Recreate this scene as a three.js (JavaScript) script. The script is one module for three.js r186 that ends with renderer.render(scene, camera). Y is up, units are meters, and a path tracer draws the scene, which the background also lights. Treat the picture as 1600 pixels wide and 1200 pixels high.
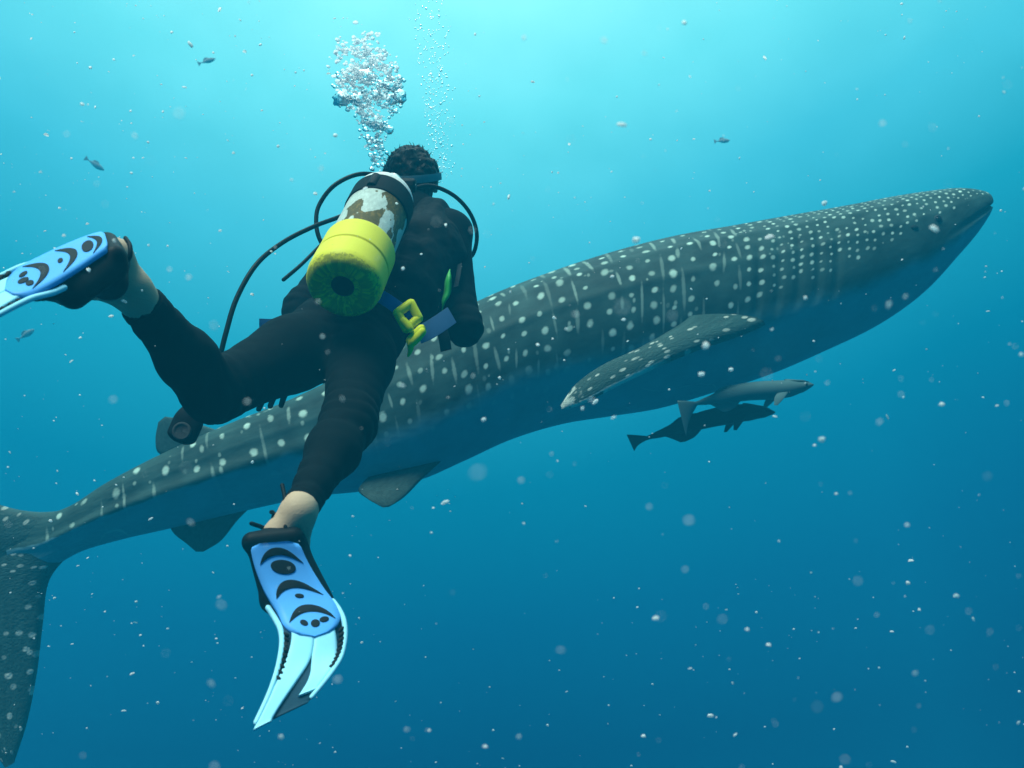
import * as THREE from 'three';
import { mergeGeometries, mergeVertices } from 'three/addons/utils/BufferGeometryUtils.js';

const V = (x, y, z) => new THREE.Vector3(x, y, z);
const scene = new THREE.Scene();
let seed = 20240611;
const rnd = () => { seed = (seed * 1664525 + 1013904223) >>> 0; return seed / 4294967296; };
const rr = (a, b) => a + (b - a) * rnd();
const mix = (a, b, t) => a + (b - a) * t;
const clamp = (x, a = 0, b = 1) => Math.min(b, Math.max(a, x));
const smooth = (a, b, x) => { const t = clamp((x - a) / (b - a)); return t * t * (3 - 2 * t); };
const hash3 = (x, y, z) => { let h = (x * 374761393 + y * 668265263 + z * 2147483647) | 0; h = Math.imul(h ^ (h >>> 13), 1274126177); h ^= h >>> 16; return (h >>> 0) / 4294967296; };
function noise3(x, y, z) {
  const X = Math.floor(x), Y = Math.floor(y), Z = Math.floor(z), f = (t) => t * t * (3 - 2 * t), u = f(x - X), v = f(y - Y), w = f(z - Z);
  const L = (k) => mix(mix(hash3(X, Y, Z + k), hash3(X + 1, Y, Z + k), u), mix(hash3(X, Y + 1, Z + k), hash3(X + 1, Y + 1, Z + k), u), v);
  return mix(L(0), L(1), w);
}
const fbm = (x, y, z, n = 4) => { let s = 0, a = 0.5, t = 0; for (let i = 0; i < n; i++) { s += a * noise3(x, y, z); t += a; x = x * 2.03 + 11.3; y = y * 2.03 + 5.7; z = z * 2.03 + 3.1; a *= 0.5; } return s / t; };

// ---------- camera: seven metres down, looking up into the open water ----------
const camera = new THREE.PerspectiveCamera(46.4, 4 / 3, 0.05, 400);
camera.position.set(0, -7, 0);
camera.lookAt(0, -7 + Math.sin(0.5236), -Math.cos(0.5236));
camera.focus = 2.6;
camera.userData.fStop = 5;

// ---------- light of the open water: bright towards the surface, deep blue towards the horizon ----------
const STOPS = [[0, 0, 0.0115, 0.0738], [7, 0, 0.0164, 0.0861], [14, 0, 0.0656, 0.168], [22, 0, 0.152, 0.266], [30, 0.0115, 0.32, 0.443], [38, 0.082, 0.607, 0.738], [46, 0.213, 0.951, 0.984], [53, 0.426, 1.27, 1.23], [64, 0.943, 1.72, 1.68], [77, 2.38, 3.03, 2.99], [90, 3.28, 3.93, 3.93]];
function waterLight(e) {
  for (let i = 1; i < STOPS.length; i++) if (e <= STOPS[i][0]) {
    const a = STOPS[i - 1], b = STOPS[i], t = (e - a[0]) / (b[0] - a[0]);
    return [1, 2, 3].map((k) => a[k] + (b[k] - a[k]) * t);
  }
  return STOPS[STOPS.length - 1].slice(1);
}
{
  const W = 1024, H = 512, d = new Float32Array(W * H * 4);
  for (let j = 0; j < H; j++) for (let i = 0; i < W; i++) {
    const el = ((j + 0.5) / H - 0.5) * 180, az = ((i + 0.5) / W - 0.5) * 360;   // azimuth from +x towards +z; straight ahead is -90
    let da = Math.abs(az + 106); if (da > 180) da = 360 - da;
    const side = 13 * (1 - Math.exp(-((da / 46) ** 2))) * Math.cos(Math.max(0, el) * Math.PI / 180) * Math.min(1, Math.max(0, el) / 25);
    const c = el <= 0 ? [0.0, 0.05, 0.115] : waterLight(Math.max(0, el - side));
    if (el > 20) { const X = Math.cos(az * Math.PI / 180) / Math.tan(el * Math.PI / 180), Z = Math.sin(az * Math.PI / 180) / Math.tan(el * Math.PI / 180), g = 1 + 0.22 * smooth(22, 50, el) * (fbm(X * 9, Z * 9, 2.5, 4) - 0.5); c[0] *= g * g; c[1] *= g; c[2] *= g; }
    d.set([c[0], c[1], c[2], 1], (j * W + i) * 4);
  }
  const t = new THREE.DataTexture(d, W, H, THREE.RGBAFormat, THREE.FloatType);
  t.mapping = THREE.EquirectangularReflectionMapping; t.magFilter = THREE.LinearFilter; t.needsUpdate = true;
  scene.background = t; scene.environment = t;
}
const sun = new THREE.DirectionalLight(new THREE.Color().setRGB(0.86, 1, 0.88), 4.6);
sun.position.set(-3.8, 10, 8.5); sun.target.position.set(0, -6, -3);
sun.position.add(sun.target.position);
sun.castShadow = true; sun.shadow.radius = 44; sun.shadow.mapSize.set(2048, 2048);
Object.assign(sun.shadow.camera, { left: -6, right: 6, top: 6, bottom: -6, near: 0.1, far: 40 });
scene.add(sun, sun.target);
scene.fog = new THREE.FogExp2(new THREE.Color().setRGB(0.02, 0.6, 0.95), 0.043);

const renderer = new THREE.WebGLRenderer({ antialias: true });
renderer.toneMapping = THREE.LinearToneMapping;
renderer.toneMappingExposure = 1.22;
renderer.shadowMap.enabled = true;

// ---------- helpers ----------
const taken = {};
function numbered(name) { const n = taken[name] = (taken[name] ?? -1) + 1; return n ? `${name}_${String(n).padStart(3, '0')}` : name; }
function thing(name, at, label, category, group) {
  const o = new THREE.Group(); o.name = numbered(name); o.position.copy(at); scene.add(o);
  o.userData = { label, category }; if (group) o.userData.group = group;
  return o;
}
function home(o) { const p = V(0, 0, 0); while (o && o !== scene) { p.add(o.position); o = o.parent; } return p; }
/** A mesh whose geometry is given in metres of the place, set under its thing or part. */
function obj(name, geometry, material, parent) {
  const at = home(parent);
  geometry.translate(-at.x, -at.y, -at.z);
  const m = new THREE.Mesh(geometry, material); m.name = name; m.castShadow = m.receiveShadow = true; parent.add(m);
  return m;
}
function makeGeometry(pos, idx, uv, nor) {
  const g = new THREE.BufferGeometry();
  g.setAttribute('position', new THREE.Float32BufferAttribute(pos, 3));
  if (uv) g.setAttribute('uv', new THREE.Float32BufferAttribute(uv, 2));
  g.setIndex(idx);
  if (nor) g.setAttribute('normal', new THREE.Float32BufferAttribute(nor, 3)); else g.computeVertexNormals();
  return g;
}
/** Closed grid of rows (arrays of points); around = rings close on themselves. */
function skin(rows, { around = false, caps = false, uv } = {}) {
  const pos = [], idx = [], uvs = [], n = rows.length, m = rows[0].length;
  rows.forEach((r, i) => r.forEach((p, j) => { pos.push(p.x, p.y, p.z); const q = uv ? uv(i, j) : [j / (m - 1), i / (n - 1)]; uvs.push(q[0], q[1]); }));
  for (let i = 0; i < n - 1; i++) for (let j = 0; j < (around ? m : m - 1); j++) {
    const a = i * m + j, b = i * m + (j + 1) % m, c = a + m, d = b + m;
    idx.push(a, b, c, b, d, c);
  }
  if (caps) for (const i of [0, n - 1]) {
    const c = pos.length / 3, q = V(0, 0, 0); rows[i].forEach((p) => q.add(p)); q.divideScalar(m);
    pos.push(q.x, q.y, q.z); uvs.push(uvs[i * m * 2], uvs[i * m * 2 + 1]);
    for (let j = 0; j < m; j++) i ? idx.push(c, i * m + (j + 1) % m, i * m + j) : idx.push(c, i * m + j, i * m + (j + 1) % m);
  }
  return makeGeometry(pos, idx, uvs);
}
function catmull(points) { return new THREE.CatmullRomCurve3(points, false, 'centripetal'); }
function tube(points, radius, { taper = 1, sides = 10, steps } = {}) {
  const c = catmull(points), n = steps ?? Math.max(8, points.length * 8), fr = c.computeFrenetFrames(n, false), rows = [];
  const ring = (p, k, r) => Array.from({ length: sides }, (_, j) => { const a = j / sides * Math.PI * 2; return p.clone().addScaledVector(fr.normals[k], Math.cos(a) * r).addScaledVector(fr.binormals[k], Math.sin(a) * r); });
  for (const [o, s] of [[-0.9, 0.45], [-0.5, 0.85]]) rows.push(ring(c.getPointAt(0).addScaledVector(fr.tangents[0], o * radius), 0, radius * s));
  for (let k = 0; k <= n; k++) rows.push(ring(c.getPointAt(k / n), k, radius * mix(1, taper, k / n)));
  for (const [o, s] of [[0.5, 0.85], [0.9, 0.45]]) rows.push(ring(c.getPointAt(1).addScaledVector(fr.tangents[n], o * radius * taper), n, radius * s * taper));
  return skin(rows, { around: true, caps: true });
}
/** A ribbon of webbing: centre line, width direction at each point, width and thickness. */
function ribbon(points, wides, width, thick, steps = 24) {
  const c = catmull(points), rows = [], m = wides.length - 1, wideAt = (t) => { const i = Math.min(m - 1, Math.floor(t * m)); return wides[i].clone().normalize().lerp(wides[i + 1].clone().normalize(), t * m - i); };
  for (let k = 0; k <= steps; k++) {
    const t = k / steps, p = c.getPoint(t), w = wideAt(t).normalize(), n = c.getTangent(t).cross(w).normalize();
    const q = [[-1, -1], [-0.96, 1], [0.96, 1], [1, -1]];
    rows.push(q.map(([a, b]) => p.clone().addScaledVector(w, a * width / 2).addScaledVector(n, b * thick / 2)));
  }
  return skin(rows, { around: true, caps: true });
}
/** Turned shape between two points: profile [[along 0..1, radius]...]; bump(angle, t) changes the radius. */
function turned(a, b, profile, sides = 48, bump) {
  const ax = b.clone().sub(a), L = ax.length(); ax.normalize();
  const x = V(0, 1, 0).cross(ax).normalize(), y = ax.clone().cross(x), rows = [];
  for (const [t, r] of profile) rows.push(Array.from({ length: sides + 1 }, (_, j) => { const an = j / sides * Math.PI * 2, q = bump ? r * bump(an, t) : r; return a.clone().addScaledVector(ax, t * L).addScaledVector(x, Math.cos(an) * q).addScaledVector(y, Math.sin(an) * q); }));
  const m = sides + 1;
  return skin(rows, { uv: (i, j) => [j / (m - 1), profile[i][0]] });
}
/** Surface of a distance field, one vertex per cell that it crosses. */
function surface(f, lo, hi, cell) {
  const n = [0, 1, 2].map((k) => Math.ceil((hi.getComponent(k) - lo.getComponent(k)) / cell) + 1), [nx, ny, nz] = n;
  const d = new Float32Array(nx * ny * nz), at = (i, j, k) => i + nx * (j + ny * k);
  for (let k = 0; k < nz; k++) for (let j = 0; j < ny; j++) for (let i = 0; i < nx; i++) d[at(i, j, k)] = f(lo.x + i * cell, lo.y + j * cell, lo.z + k * cell);
  const pos = [], nor = [], idx = [], id = new Int32Array(nx * ny * nz).fill(-1), e = cell * 0.5;
  const E = [[0, 1], [2, 3], [4, 5], [6, 7], [0, 2], [1, 3], [4, 6], [5, 7], [0, 4], [1, 5], [2, 6], [3, 7]];
  for (let k = 0; k < nz - 1; k++) for (let j = 0; j < ny - 1; j++) for (let i = 0; i < nx - 1; i++) {
    const c = []; let neg = 0;
    for (let q = 0; q < 8; q++) { const v = d[at(i + (q & 1), j + (q >> 1 & 1), k + (q >> 2))]; c.push(v); if (v < 0) neg++; }
    if (neg === 0 || neg === 8) continue;
    let x = 0, y = 0, z = 0, m = 0;
    for (const [a, b] of E) if ((c[a] < 0) !== (c[b] < 0)) { const t = c[a] / (c[a] - c[b]); x += mix(a & 1, b & 1, t); y += mix(a >> 1 & 1, b >> 1 & 1, t); z += mix(a >> 2, b >> 2, t); m++; }
    x = lo.x + (i + x / m) * cell; y = lo.y + (j + y / m) * cell; z = lo.z + (k + z / m) * cell;
    id[at(i, j, k)] = pos.length / 3; pos.push(x, y, z);
    const g = V(f(x + e, y, z) - f(x - e, y, z), f(x, y + e, z) - f(x, y - e, z), f(x, y, z + e) - f(x, y, z - e)).normalize();
    nor.push(g.x, g.y, g.z);
  }
  const quad = (a, b, c2, d2, flip) => { if (a < 0 || b < 0 || c2 < 0 || d2 < 0) return; flip ? idx.push(a, b, c2, a, c2, d2) : idx.push(a, c2, b, a, d2, c2); };
  for (let k = 1; k < nz - 1; k++) for (let j = 1; j < ny - 1; j++) for (let i = 1; i < nx - 1; i++) {
    const v = d[at(i, j, k)] < 0;
    if (v !== d[at(i + 1, j, k)] < 0) quad(id[at(i, j - 1, k - 1)], id[at(i, j, k - 1)], id[at(i, j, k)], id[at(i, j - 1, k)], v);
    if (v !== d[at(i, j + 1, k)] < 0) quad(id[at(i - 1, j, k - 1)], id[at(i - 1, j, k)], id[at(i, j, k)], id[at(i, j, k - 1)], v);
    if (v !== d[at(i, j, k + 1)] < 0) quad(id[at(i - 1, j - 1, k)], id[at(i, j - 1, k)], id[at(i, j, k)], id[at(i - 1, j, k)], v);
  }
  const g = makeGeometry(pos, idx, null, nor), uv = new Float32Array(pos.length / 3 * 2);
  for (let q = 0; q < uv.length / 2; q++) { uv[2 * q] = pos[3 * q] + pos[3 * q + 2] * 0.7; uv[2 * q + 1] = pos[3 * q + 1] + pos[3 * q + 2] * 0.4; }
  g.setAttribute('uv', new THREE.Float32BufferAttribute(uv, 2));
  return g;
}
/** Distance to tapered bones [a, b, ra, rb] joined with a smooth minimum. */
function bonesField(bones, k = 0.025) {
  const B = bones.map(([a, b, ra, rb]) => { const d = b.clone().sub(a); return [a.x, a.y, a.z, d.x, d.y, d.z, Math.max(1e-9, d.lengthSq()), ra, rb]; });
  return (x, y, z) => {
    let s = 1e3;
    for (const [ax, ay, az, dx, dy, dz, l2, ra, rb] of B) {
      const px = x - ax, py = y - ay, pz = z - az, t = clamp((px * dx + py * dy + pz * dz) / l2);
      const q = Math.hypot(px - dx * t, py - dy * t, pz - dz * t) - (ra + (rb - ra) * t), h = k - Math.abs(s - q);
      s = Math.min(s, q) - (h > 0 ? h * h / (4 * k) : 0);
    }
    return s;
  };
}
function boundsOf(bones, pad) {
  const b = new THREE.Box3(); for (const [a, c, ra, rb] of bones) { b.expandByPoint(a.clone().addScalar(ra)).expandByPoint(a.clone().subScalar(ra)).expandByPoint(c.clone().addScalar(rb)).expandByPoint(c.clone().subScalar(rb)); }
  return [b.min.subScalar(pad), b.max.addScalar(pad)];
}
function dataTexture(w, h, fn, srgb) {
  const d = new Uint8Array(w * h * 4);
  for (let j = 0; j < h; j++) for (let i = 0; i < w; i++) { const c = fn((i + 0.5) / w, (j + 0.5) / h); for (let k = 0; k < 3; k++) { const x = clamp(c[k]); d[(j * w + i) * 4 + k] = Math.round(255 * (srgb ? (x <= 0.0031308 ? 12.92 * x : 1.055 * x ** (1 / 2.4) - 0.055) : x)); } d[(j * w + i) * 4 + 3] = 255; }
  const t = new THREE.DataTexture(d, w, h, THREE.RGBAFormat); if (srgb) t.colorSpace = THREE.SRGBColorSpace;
  t.wrapS = t.wrapT = THREE.RepeatWrapping; t.magFilter = THREE.LinearFilter; t.minFilter = THREE.LinearMipmapLinearFilter; t.needsUpdate = true;
  return t;
}
const rgb = (r, g, b) => new THREE.Color().setRGB(r, g, b);
// under water a wet surface mirrors far less than in air
const std = (c, roughness, more = {}) => new THREE.MeshPhysicalMaterial({ color: c, roughness, specularIntensity: 0.22, ...more });

const dull = (c, roughness) => new THREE.MeshPhysicalMaterial({ color: c, roughness, specularIntensity: 0.15 });

// ---------- materials ----------
const grain = dataTexture(256, 256, (u, v) => { const x = 0.6 * fbm(u * 24, v * 24, 1, 3) + 0.4 * hash3(u * 256 | 0, v * 256 | 0, 7); return [x, x, x]; });
grain.repeat.set(3, 3);
const M = {
  neoprene: dull(rgb(0.0025, 0.005, 0.006), 0.85),
  neopreneGrey: std(rgb(0.05, 0.06, 0.065), 0.75, { bumpMap: grain, bumpScale: 0.002 }),
  nylon: dull(rgb(0.004, 0.007, 0.008), 0.7),
  rubber: dull(rgb(0.007, 0.008, 0.009), 0.5),
  hose: dull(rgb(0.008, 0.008, 0.008), 0.4),
  skinTone: std(rgb(0.52, 0.36, 0.24), 0.55, { bumpMap: grain, bumpScale: 0.001 }),
  hair: std(rgb(0.018, 0.013, 0.01), 0.5),
  yellow: std(rgb(0.78, 0.72, 0.05), 0.45, { bumpMap: grain, bumpScale: 0.0008 }),
  buckle: std(rgb(0.82, 0.8, 0.02), 0.35),
  webBlue: std(rgb(0.06, 0.16, 0.68), 0.65, { bumpMap: grain, bumpScale: 0.001 }),
  webPale: new THREE.MeshPhysicalMaterial({ color: rgb(0.06, 0.24, 0.5), roughness: 0.7, transmission: 0.6, thickness: 0 }),
  green: new THREE.MeshPhysicalMaterial({ color: rgb(0.04, 0.62, 0.08), roughness: 0.5, transmission: 0.35, thickness: 0 }),
  whitePaint: std(rgb(0.72, 0.74, 0.7), 0.4),
  chrome: std(rgb(0.6, 0.6, 0.58), 0.25, { metalness: 1 }),
  glass: new THREE.MeshPhysicalMaterial({ color: rgb(0.9, 0.95, 0.95), roughness: 0.03, transmission: 1, thickness: 0 }),
  soleBlue: std(rgb(0.11, 0.42, 0.93), 0.4),
  bladeWhite: std(rgb(0.34, 0.77, 0.94), 0.38),
  membrane: std(rgb(0.012, 0.05, 0.085), 0.5),
  print: std(rgb(0.01, 0.012, 0.014), 0.6),
};

// ---------- whale shark ----------
const SX = V(0.9925, 0.0609, -0.1055), SY = V(-0.0147, 0.9197, 0.3923), SZ = V(0.121, -0.3879, 0.9137), SO = V(0, -4.8, -3.8105);
// stations along the body, snout to tail root: back line, belly line, half width in metres
const STATIONS = [
  [V(2.435, -3.7516, -3.6879), V(2.4281, -3.8894, -3.7455), 0.21], [V(2.409, -3.7291, -3.6749), V(2.397, -3.9348, -3.7606), 0.275], [V(2.3506, -3.7186, -3.6627), V(2.3357, -4.0166, -3.7872), 0.315], [V(2.2665, -3.7194, -3.6519), V(2.2383, -4.1201, -3.8183), 0.348], [V(2.1286, -3.7434, -3.6438), V(2.0838, -4.274, -3.8631), 0.376],
  [V(1.9517, -3.7839, -3.6376), V(1.8734, -4.4179, -3.8963), 0.4], [V(1.6955, -3.8506, -3.632), V(1.5988, -4.5532, -3.9174), 0.418], [V(1.4032, -3.9207, -3.623), V(1.3043, -4.6836, -3.9338), 0.425], [V(1.0917, -3.9966, -3.614), V(1, -4.7895, -3.9384), 0.43],
  [V(0.7863, -4.0711, -3.6052), V(0.7351, -4.8734, -3.939), 0.43], [V(0.4864, -4.1657, -3.6057), V(0.4916, -4.9228, -3.9277), 0.42], [V(0.1925, -4.2764, -3.6138), V(0.2518, -4.9713, -3.9166), 0.40], [V(-0.0952, -4.3998, -3.628), V(0, -5.0545, -3.9186), 0.37], [V(-0.3454, -4.53, -3.6502), V(-0.2317, -5.1638, -3.9343), 0.335],
  [V(-0.5902, -4.6778, -3.6805), V(-0.4441, -5.2591, -3.9466), 0.295], [V(-0.8298, -4.8167, -3.7078), V(-0.6836, -5.3153, -3.9388), 0.25], [V(-1.0649, -4.9387, -3.7284), V(-0.9344, -5.3521, -3.9212), 0.205], [V(-1.2961, -5.0389, -3.7403), V(-1.1661, -5.4068, -3.9137), 0.165], [V(-1.4945, -5.1329, -3.754), V(-1.3938, -5.4686, -3.9098), 0.135],
  [V(-1.6892, -5.2335, -3.7709), V(-1.604, -5.5235, -3.9053), 0.11], [V(-1.8664, -5.3371, -3.7914), V(-1.7973, -5.5744, -3.9013), 0.095], [V(-2.0132, -5.4377, -3.8147), V(-1.9602, -5.6286, -3.9027), 0.08], [V(-2.1475, -5.4863, -3.8175), V(-2.0845, -5.6991, -3.9162), 0.055], [V(-2.283, -5.4976, -3.8044), V(-2.2384, -5.7492, -3.9171), 0.03],
];
const topC = catmull(STATIONS.map((s) => s[0])), botC = catmull(STATIONS.map((s) => s[1])), nS = STATIONS.length - 1;
const widthAt = (t) => { const q = clamp(t) * nS, i = Math.min(nS - 1, Math.floor(q)), f = q - i, g = (k) => STATIONS[clamp(k, 0, nS)][2], a = g(i - 1), b = g(i), c = g(i + 1), d = g(i + 2); return 0.5 * (2 * b + (c - a) * f + (2 * a - 5 * b + 4 * c - d) * f * f + (3 * b - 3 * c + d - a) * f ** 3); };
const bell = (x, s) => Math.exp(-x * x / (s * s));
/** Point of the body: t snout 0 .. tail root 1, angle 0 on the back, pi on the belly, negative on the far side. */
function sharkPoint(t, angle) {
  const a = topC.getPoint(t), b = botC.getPoint(t), mid = a.clone().lerp(b, 0.5), up = a.clone().sub(b).multiplyScalar(0.5 * 0.985), w = widthAt(t);
  let c = Math.cos(angle), s = Math.sin(angle); const A = Math.abs(angle);
  const q = 2.25; const n = (Math.abs(c) ** q + Math.abs(s) ** q) ** (-1 / q); c *= n; s *= n;
  if (c < 0) s *= 1 - 0.1 * c * c;
  let r = 1;
  const fore = smooth(0.02, 0.3, t) * (1 - smooth(0.75, 0.95, t));
  for (const [at, deep] of [[0.32, 0.013], [0.78, 0.016], [1.18, 0.013]]) r += deep * fore * bell(A - at, 0.06);     // ridges along the flank
  r += 0.22 * smooth(0.6, 0.84, t) * bell(A - 1.62, 0.16);                                                     // keel of the tail stalk
  r -= 0.085 * (1 - smooth(0.05, 0.2, t)) * bell(A - 1.66, 0.07);                                               // mouth line
  for (let k = 0; k < 5; k++) r -= 0.028 * bell(t - (0.285 + 0.014 * k), 0.0022) * smooth(0.95, 1.1, A) * (1 - smooth(1.75, 1.95, A));   // gill slits
  return mid.addScaledVector(up, c * r).addScaledVector(SZ, s * w * r);
}
// skin pattern: columns of pale spots with thin bars between them, grey back, pale belly; tones greened and lightened to carry water haze
const spots = [], midAt = (t) => topC.getPoint(t).lerp(botC.getPoint(t), 0.5);
const along = [0]; for (let i = 1; i <= 600; i++) along.push(along[i - 1] + midAt(i / 600).distanceTo(midAt((i - 1) / 600)));
const bodyLength = along[600];
const lengthAt = (t) => { const q = clamp(t) * 600, i = Math.min(599, q | 0); return mix(along[i], along[i + 1], q - i); };
const atLength = (x) => { let a = 0, b = 600; while (b - a > 1) { const c = (a + b) >> 1; along[c] <= x ? a = c : b = c; } return (a + (x - along[a]) / (along[b] - along[a])) / 600; };
const girthAt = (t) => { const a = topC.getPoint(t).distanceTo(botC.getPoint(t)) / 2, b = widthAt(t); return Math.PI * 0.5 * (a + b) * 1.03; };   // half way round, metres
{
  let x = 0.06;
  while (x < bodyLength - 0.05) {
    const head = 1 - smooth(1.25, 1.75, x), tail = smooth(2.9, 4.0, x), half = girthAt(atLength(x)) * mix(0.68, 0.5, tail);
    const gap = mix(mix(0.1, 0.05, head), 0.13, tail);
    let y = rr(0, 0.7) * gap;
    while (y < half) {
      const r = mix(mix(0.016, 0.01, head), 0.0165, tail) * rr(0.7, 1.25);
      if (rnd() > mix(0.05, 0.1, head)) spots.push([x + rr(-0.13, 0.13) * gap, y, r, r * mix(rr(0.9, 1.35), rr(0.8, 1.1), head), rr(0.5, 1), head]);
      y += gap * mix(rr(0.7, 1.15), rr(0.75, 0.98), head);
    }
    if (head < 0.6) {
      let yy = rr(0.02, 0.2);
      while (yy < half) { const l = rr(0.06, 0.2); if (rnd() < 0.85) spots.push([x + gap * 0.5 + rr(-0.008, 0.008), yy + l / 2, rr(0.006, 0.011), l * 0.58, rr(0.14, 0.42), 0]); yy += l + rr(0.02, 0.12); }
    }
    for (let k = 0; k < mix(3, 2, head); k++) { const r = mix(rr(0.005, 0.012), rr(0.004, 0.007), head); spots.push([x + rr(-0.5, 0.5) * gap, rr(0, half), r, r * rr(0.8, 1.8), rr(0.15, 0.5), head]); }
    x += gap * mix(rr(0.9, 1.12), rr(0.9, 1.05), head);
  }
}
const sharkMap = (() => {
  const W = 2048, H = 1024, mask = new Float32Array(W * H);
  for (const [x, y, rx, ry, k] of spots) {
    const u = atLength(x), g = girthAt(u), v = y / g, px = W / (lengthAt(u + 0.005) - lengthAt(u - 0.005)) * 0.01; if (v > mix(mix(0.36, 0.5, smooth(0.3, 1.1, x)), 0.7, smooth(1.2, 2.0, x)) + 0.05 * (rnd() - 0.5)) continue;
    const pu = u * W, pv = v * H, ru = rx * px, rv = ry / g * H, lean = rr(-0.15, 0.15) * (ry > rx * 3 ? 5 : 1);
    for (let j = Math.floor(pv - rv * 1.7); j <= pv + rv * 1.7; j++) for (let i = Math.floor(pu - ru * 2 - 2); i <= pu + ru * 2 + 2; i++) {
      if (i < 0 || i >= W || j < 0 || j >= H) continue;
      const ang = Math.hypot((i - pu - lean * (j - pv) * ru / rv) / ru, (j - pv) / rv) + 0.4 * (fbm(i * 0.11, j * 0.11, 4, 3) - 0.5);
      mask[j * W + i] = Math.max(mask[j * W + i], k * (1 - smooth(0.5, 1.2, ang)));
    }
  }
  const girth = Float32Array.from({ length: W }, (_, i) => girthAt((i + 0.5) / W)), len = Float32Array.from({ length: W }, (_, i) => lengthAt((i + 0.5) / W));
  return dataTexture(W, H, (u, v) => {
    const i = Math.min(W - 1, u * W | 0), j = Math.min(H - 1, v * H | 0);
    const edge = mix(mix(0.565, 0.6, smooth(0.1, 0.3, u)), 0.525, smooth(0.55, 0.8, u)) + 0.07 * (fbm(len[i] * 8, v * girth[i] * 8, 3, 4) - 0.5);
    const soft = mix(0.05, 0.012, smooth(0.6, 0.8, u));
    const pale = smooth(edge - soft, edge + soft, v), m = mask[j * W + i] * (1 - 0.85 * pale);
    const gy = v * girth[Math.min(W - 1, i)], gx = len[i], blot = fbm(gx * 11, gy * 11, 9, 5), fine = hash3(i, j, 2);
    const d = 0.35 + 1.3 * blot + 0.3 * (fine - 0.5);
    const back = [0.03 * d, 0.066 * d, 0.06 * d], belly = [0.16, 0.34, 0.38].map((c) => c * (0.85 + 0.3 * blot)), spot = [0.52, 0.72, 0.6];
    const scar = 0.35 * smooth(0.985, 1, 1 - Math.abs(fbm(gx * 2.3 + 7, gy * 3.1, 21, 2) - 0.5) * 2.2) * smooth(0.55, 0.65, fbm(gx * 1.4, gy * 1.4, 33, 2));
    return [0, 1, 2].map((c) => mix(mix(back[c], belly[c], pale), spot[c], Math.max(m, scar)));
  }, true);
})();
sharkMap.wrapS = sharkMap.wrapT = THREE.ClampToEdgeWrapping;
const sharkBump = dataTexture(512, 256, (u, v) => { const x = fbm(u * 130, v * 34, 5, 3); return [x, x, x]; });
const sharkSkin = std(rgb(1, 1, 1), 0.62, { map: sharkMap, bumpMap: sharkBump, bumpScale: 0.0025 });
const finMap = (() => {
  const dots = Array.from({ length: 55 }, () => [rnd(), rnd(), rr(0.008, 0.016), rr(0.35, 0.9)]);
  return (pale, spotted) => dataTexture(512, 512, (u, v) => {
    let m = 0; if (spotted) for (const [a, b, r, k] of dots) { const q = Math.hypot((u - a) * 1.1, (v - b) * 0.3); if (q < r * 1.4) m = Math.max(m, k * (1 - smooth(r * 0.6, r * 1.2, q))); }
    const d = 0.6 + 0.8 * fbm(u * 12, v * 20, 2, 5), rag = fbm(u * 26, v * 9, 6, 4), edge = smooth(0.4, 0.55, u) * (1 - smooth(0.05, 0.1, v + 0.05 * (rag - 0.5))) * smooth(0.3, 0.42, rag), tip = smooth(0.83, 0.91, u + 0.22 * (rag - 0.5)), wear = pale * Math.max(edge, tip * smooth(0.36, 0.5, rag + 0.25 * u));
    return [0.036, 0.078, 0.071].map((c, k) => mix(c * d, [0.6, 0.66, 0.56][k], Math.max(m, wear)));  // fin grey is also greened and lifted, with water haze in its colour
  }, true);
})();
const pectoralSkin = std(rgb(1, 1, 1), 0.6, { map: finMap(1, true), bumpMap: sharkBump, bumpScale: 0.003 });
const plainFin = std(rgb(1, 1, 1), 0.6, { map: finMap(0, false), bumpMap: sharkBump, bumpScale: 0.002 });
const finSkin = std(rgb(1, 1, 1), 0.6, { map: finMap(0, true), bumpMap: sharkBump, bumpScale: 0.003 });

const shark = thing('whale_shark', SO, 'huge grey whale shark with rows of pale spots swimming behind the diver', 'whale shark');
{
  const n = 420, m = 176, rows = [];
  for (let i = 0; i <= n; i++) { const t = i / n; rows.push(Array.from({ length: m + 1 }, (_, j) => sharkPoint(t, (j / m * 2 - 1) * Math.PI))); }
  obj('body', skin(rows, { uv: (i, j) => [clamp(i / n, 0.001, 0.999), clamp(Math.abs(j / m * 2 - 1), 0.001, 0.999)] }), sharkSkin, shark);
  const front = rows[0]; obj('lip', skin([front, front.map((p) => p.clone().lerp(sharkPoint(0, 0).lerp(sharkPoint(0, Math.PI), 0.5), 0.96).addScaledVector(SX, 0.004))]), sharkSkin, shark);
}
/** Fin: leading and trailing edge from root to tip, thick at the root and in front, thin behind. */
function finShape(lead, trail, thick, normal) {
  const a = catmull(lead), b = catmull(trail), n = 40, m = 24, rows = [];
  for (let i = 0; i <= n; i++) {
    const t = i / n, p = a.getPoint(t), q = b.getPoint(t), row = [];
    for (let j = 0; j < 2 * m; j++) {
      const s = j < m ? j / m : 2 - j / m, side = j < m ? 1 : -1;
      const th = thick * (1 - 0.75 * t) * (2.6 * Math.sqrt(Math.max(0, s)) * (1 - s) + 0.02) * (1 - smooth(0.93, 1, t) * 0.8);
      row.push(p.clone().lerp(q, s).addScaledVector(normal, side * th));
    }
    rows.push(row);
  }
  return skin(rows, { around: true, caps: true, uv: (i, j) => [i / n, j < m ? j / m : 2 - j / m] });
}
const mirror = (p) => { const q = p.clone().sub(SO), l = q.dot(SZ); return p.clone().addScaledVector(SZ, -2 * l); };
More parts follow.
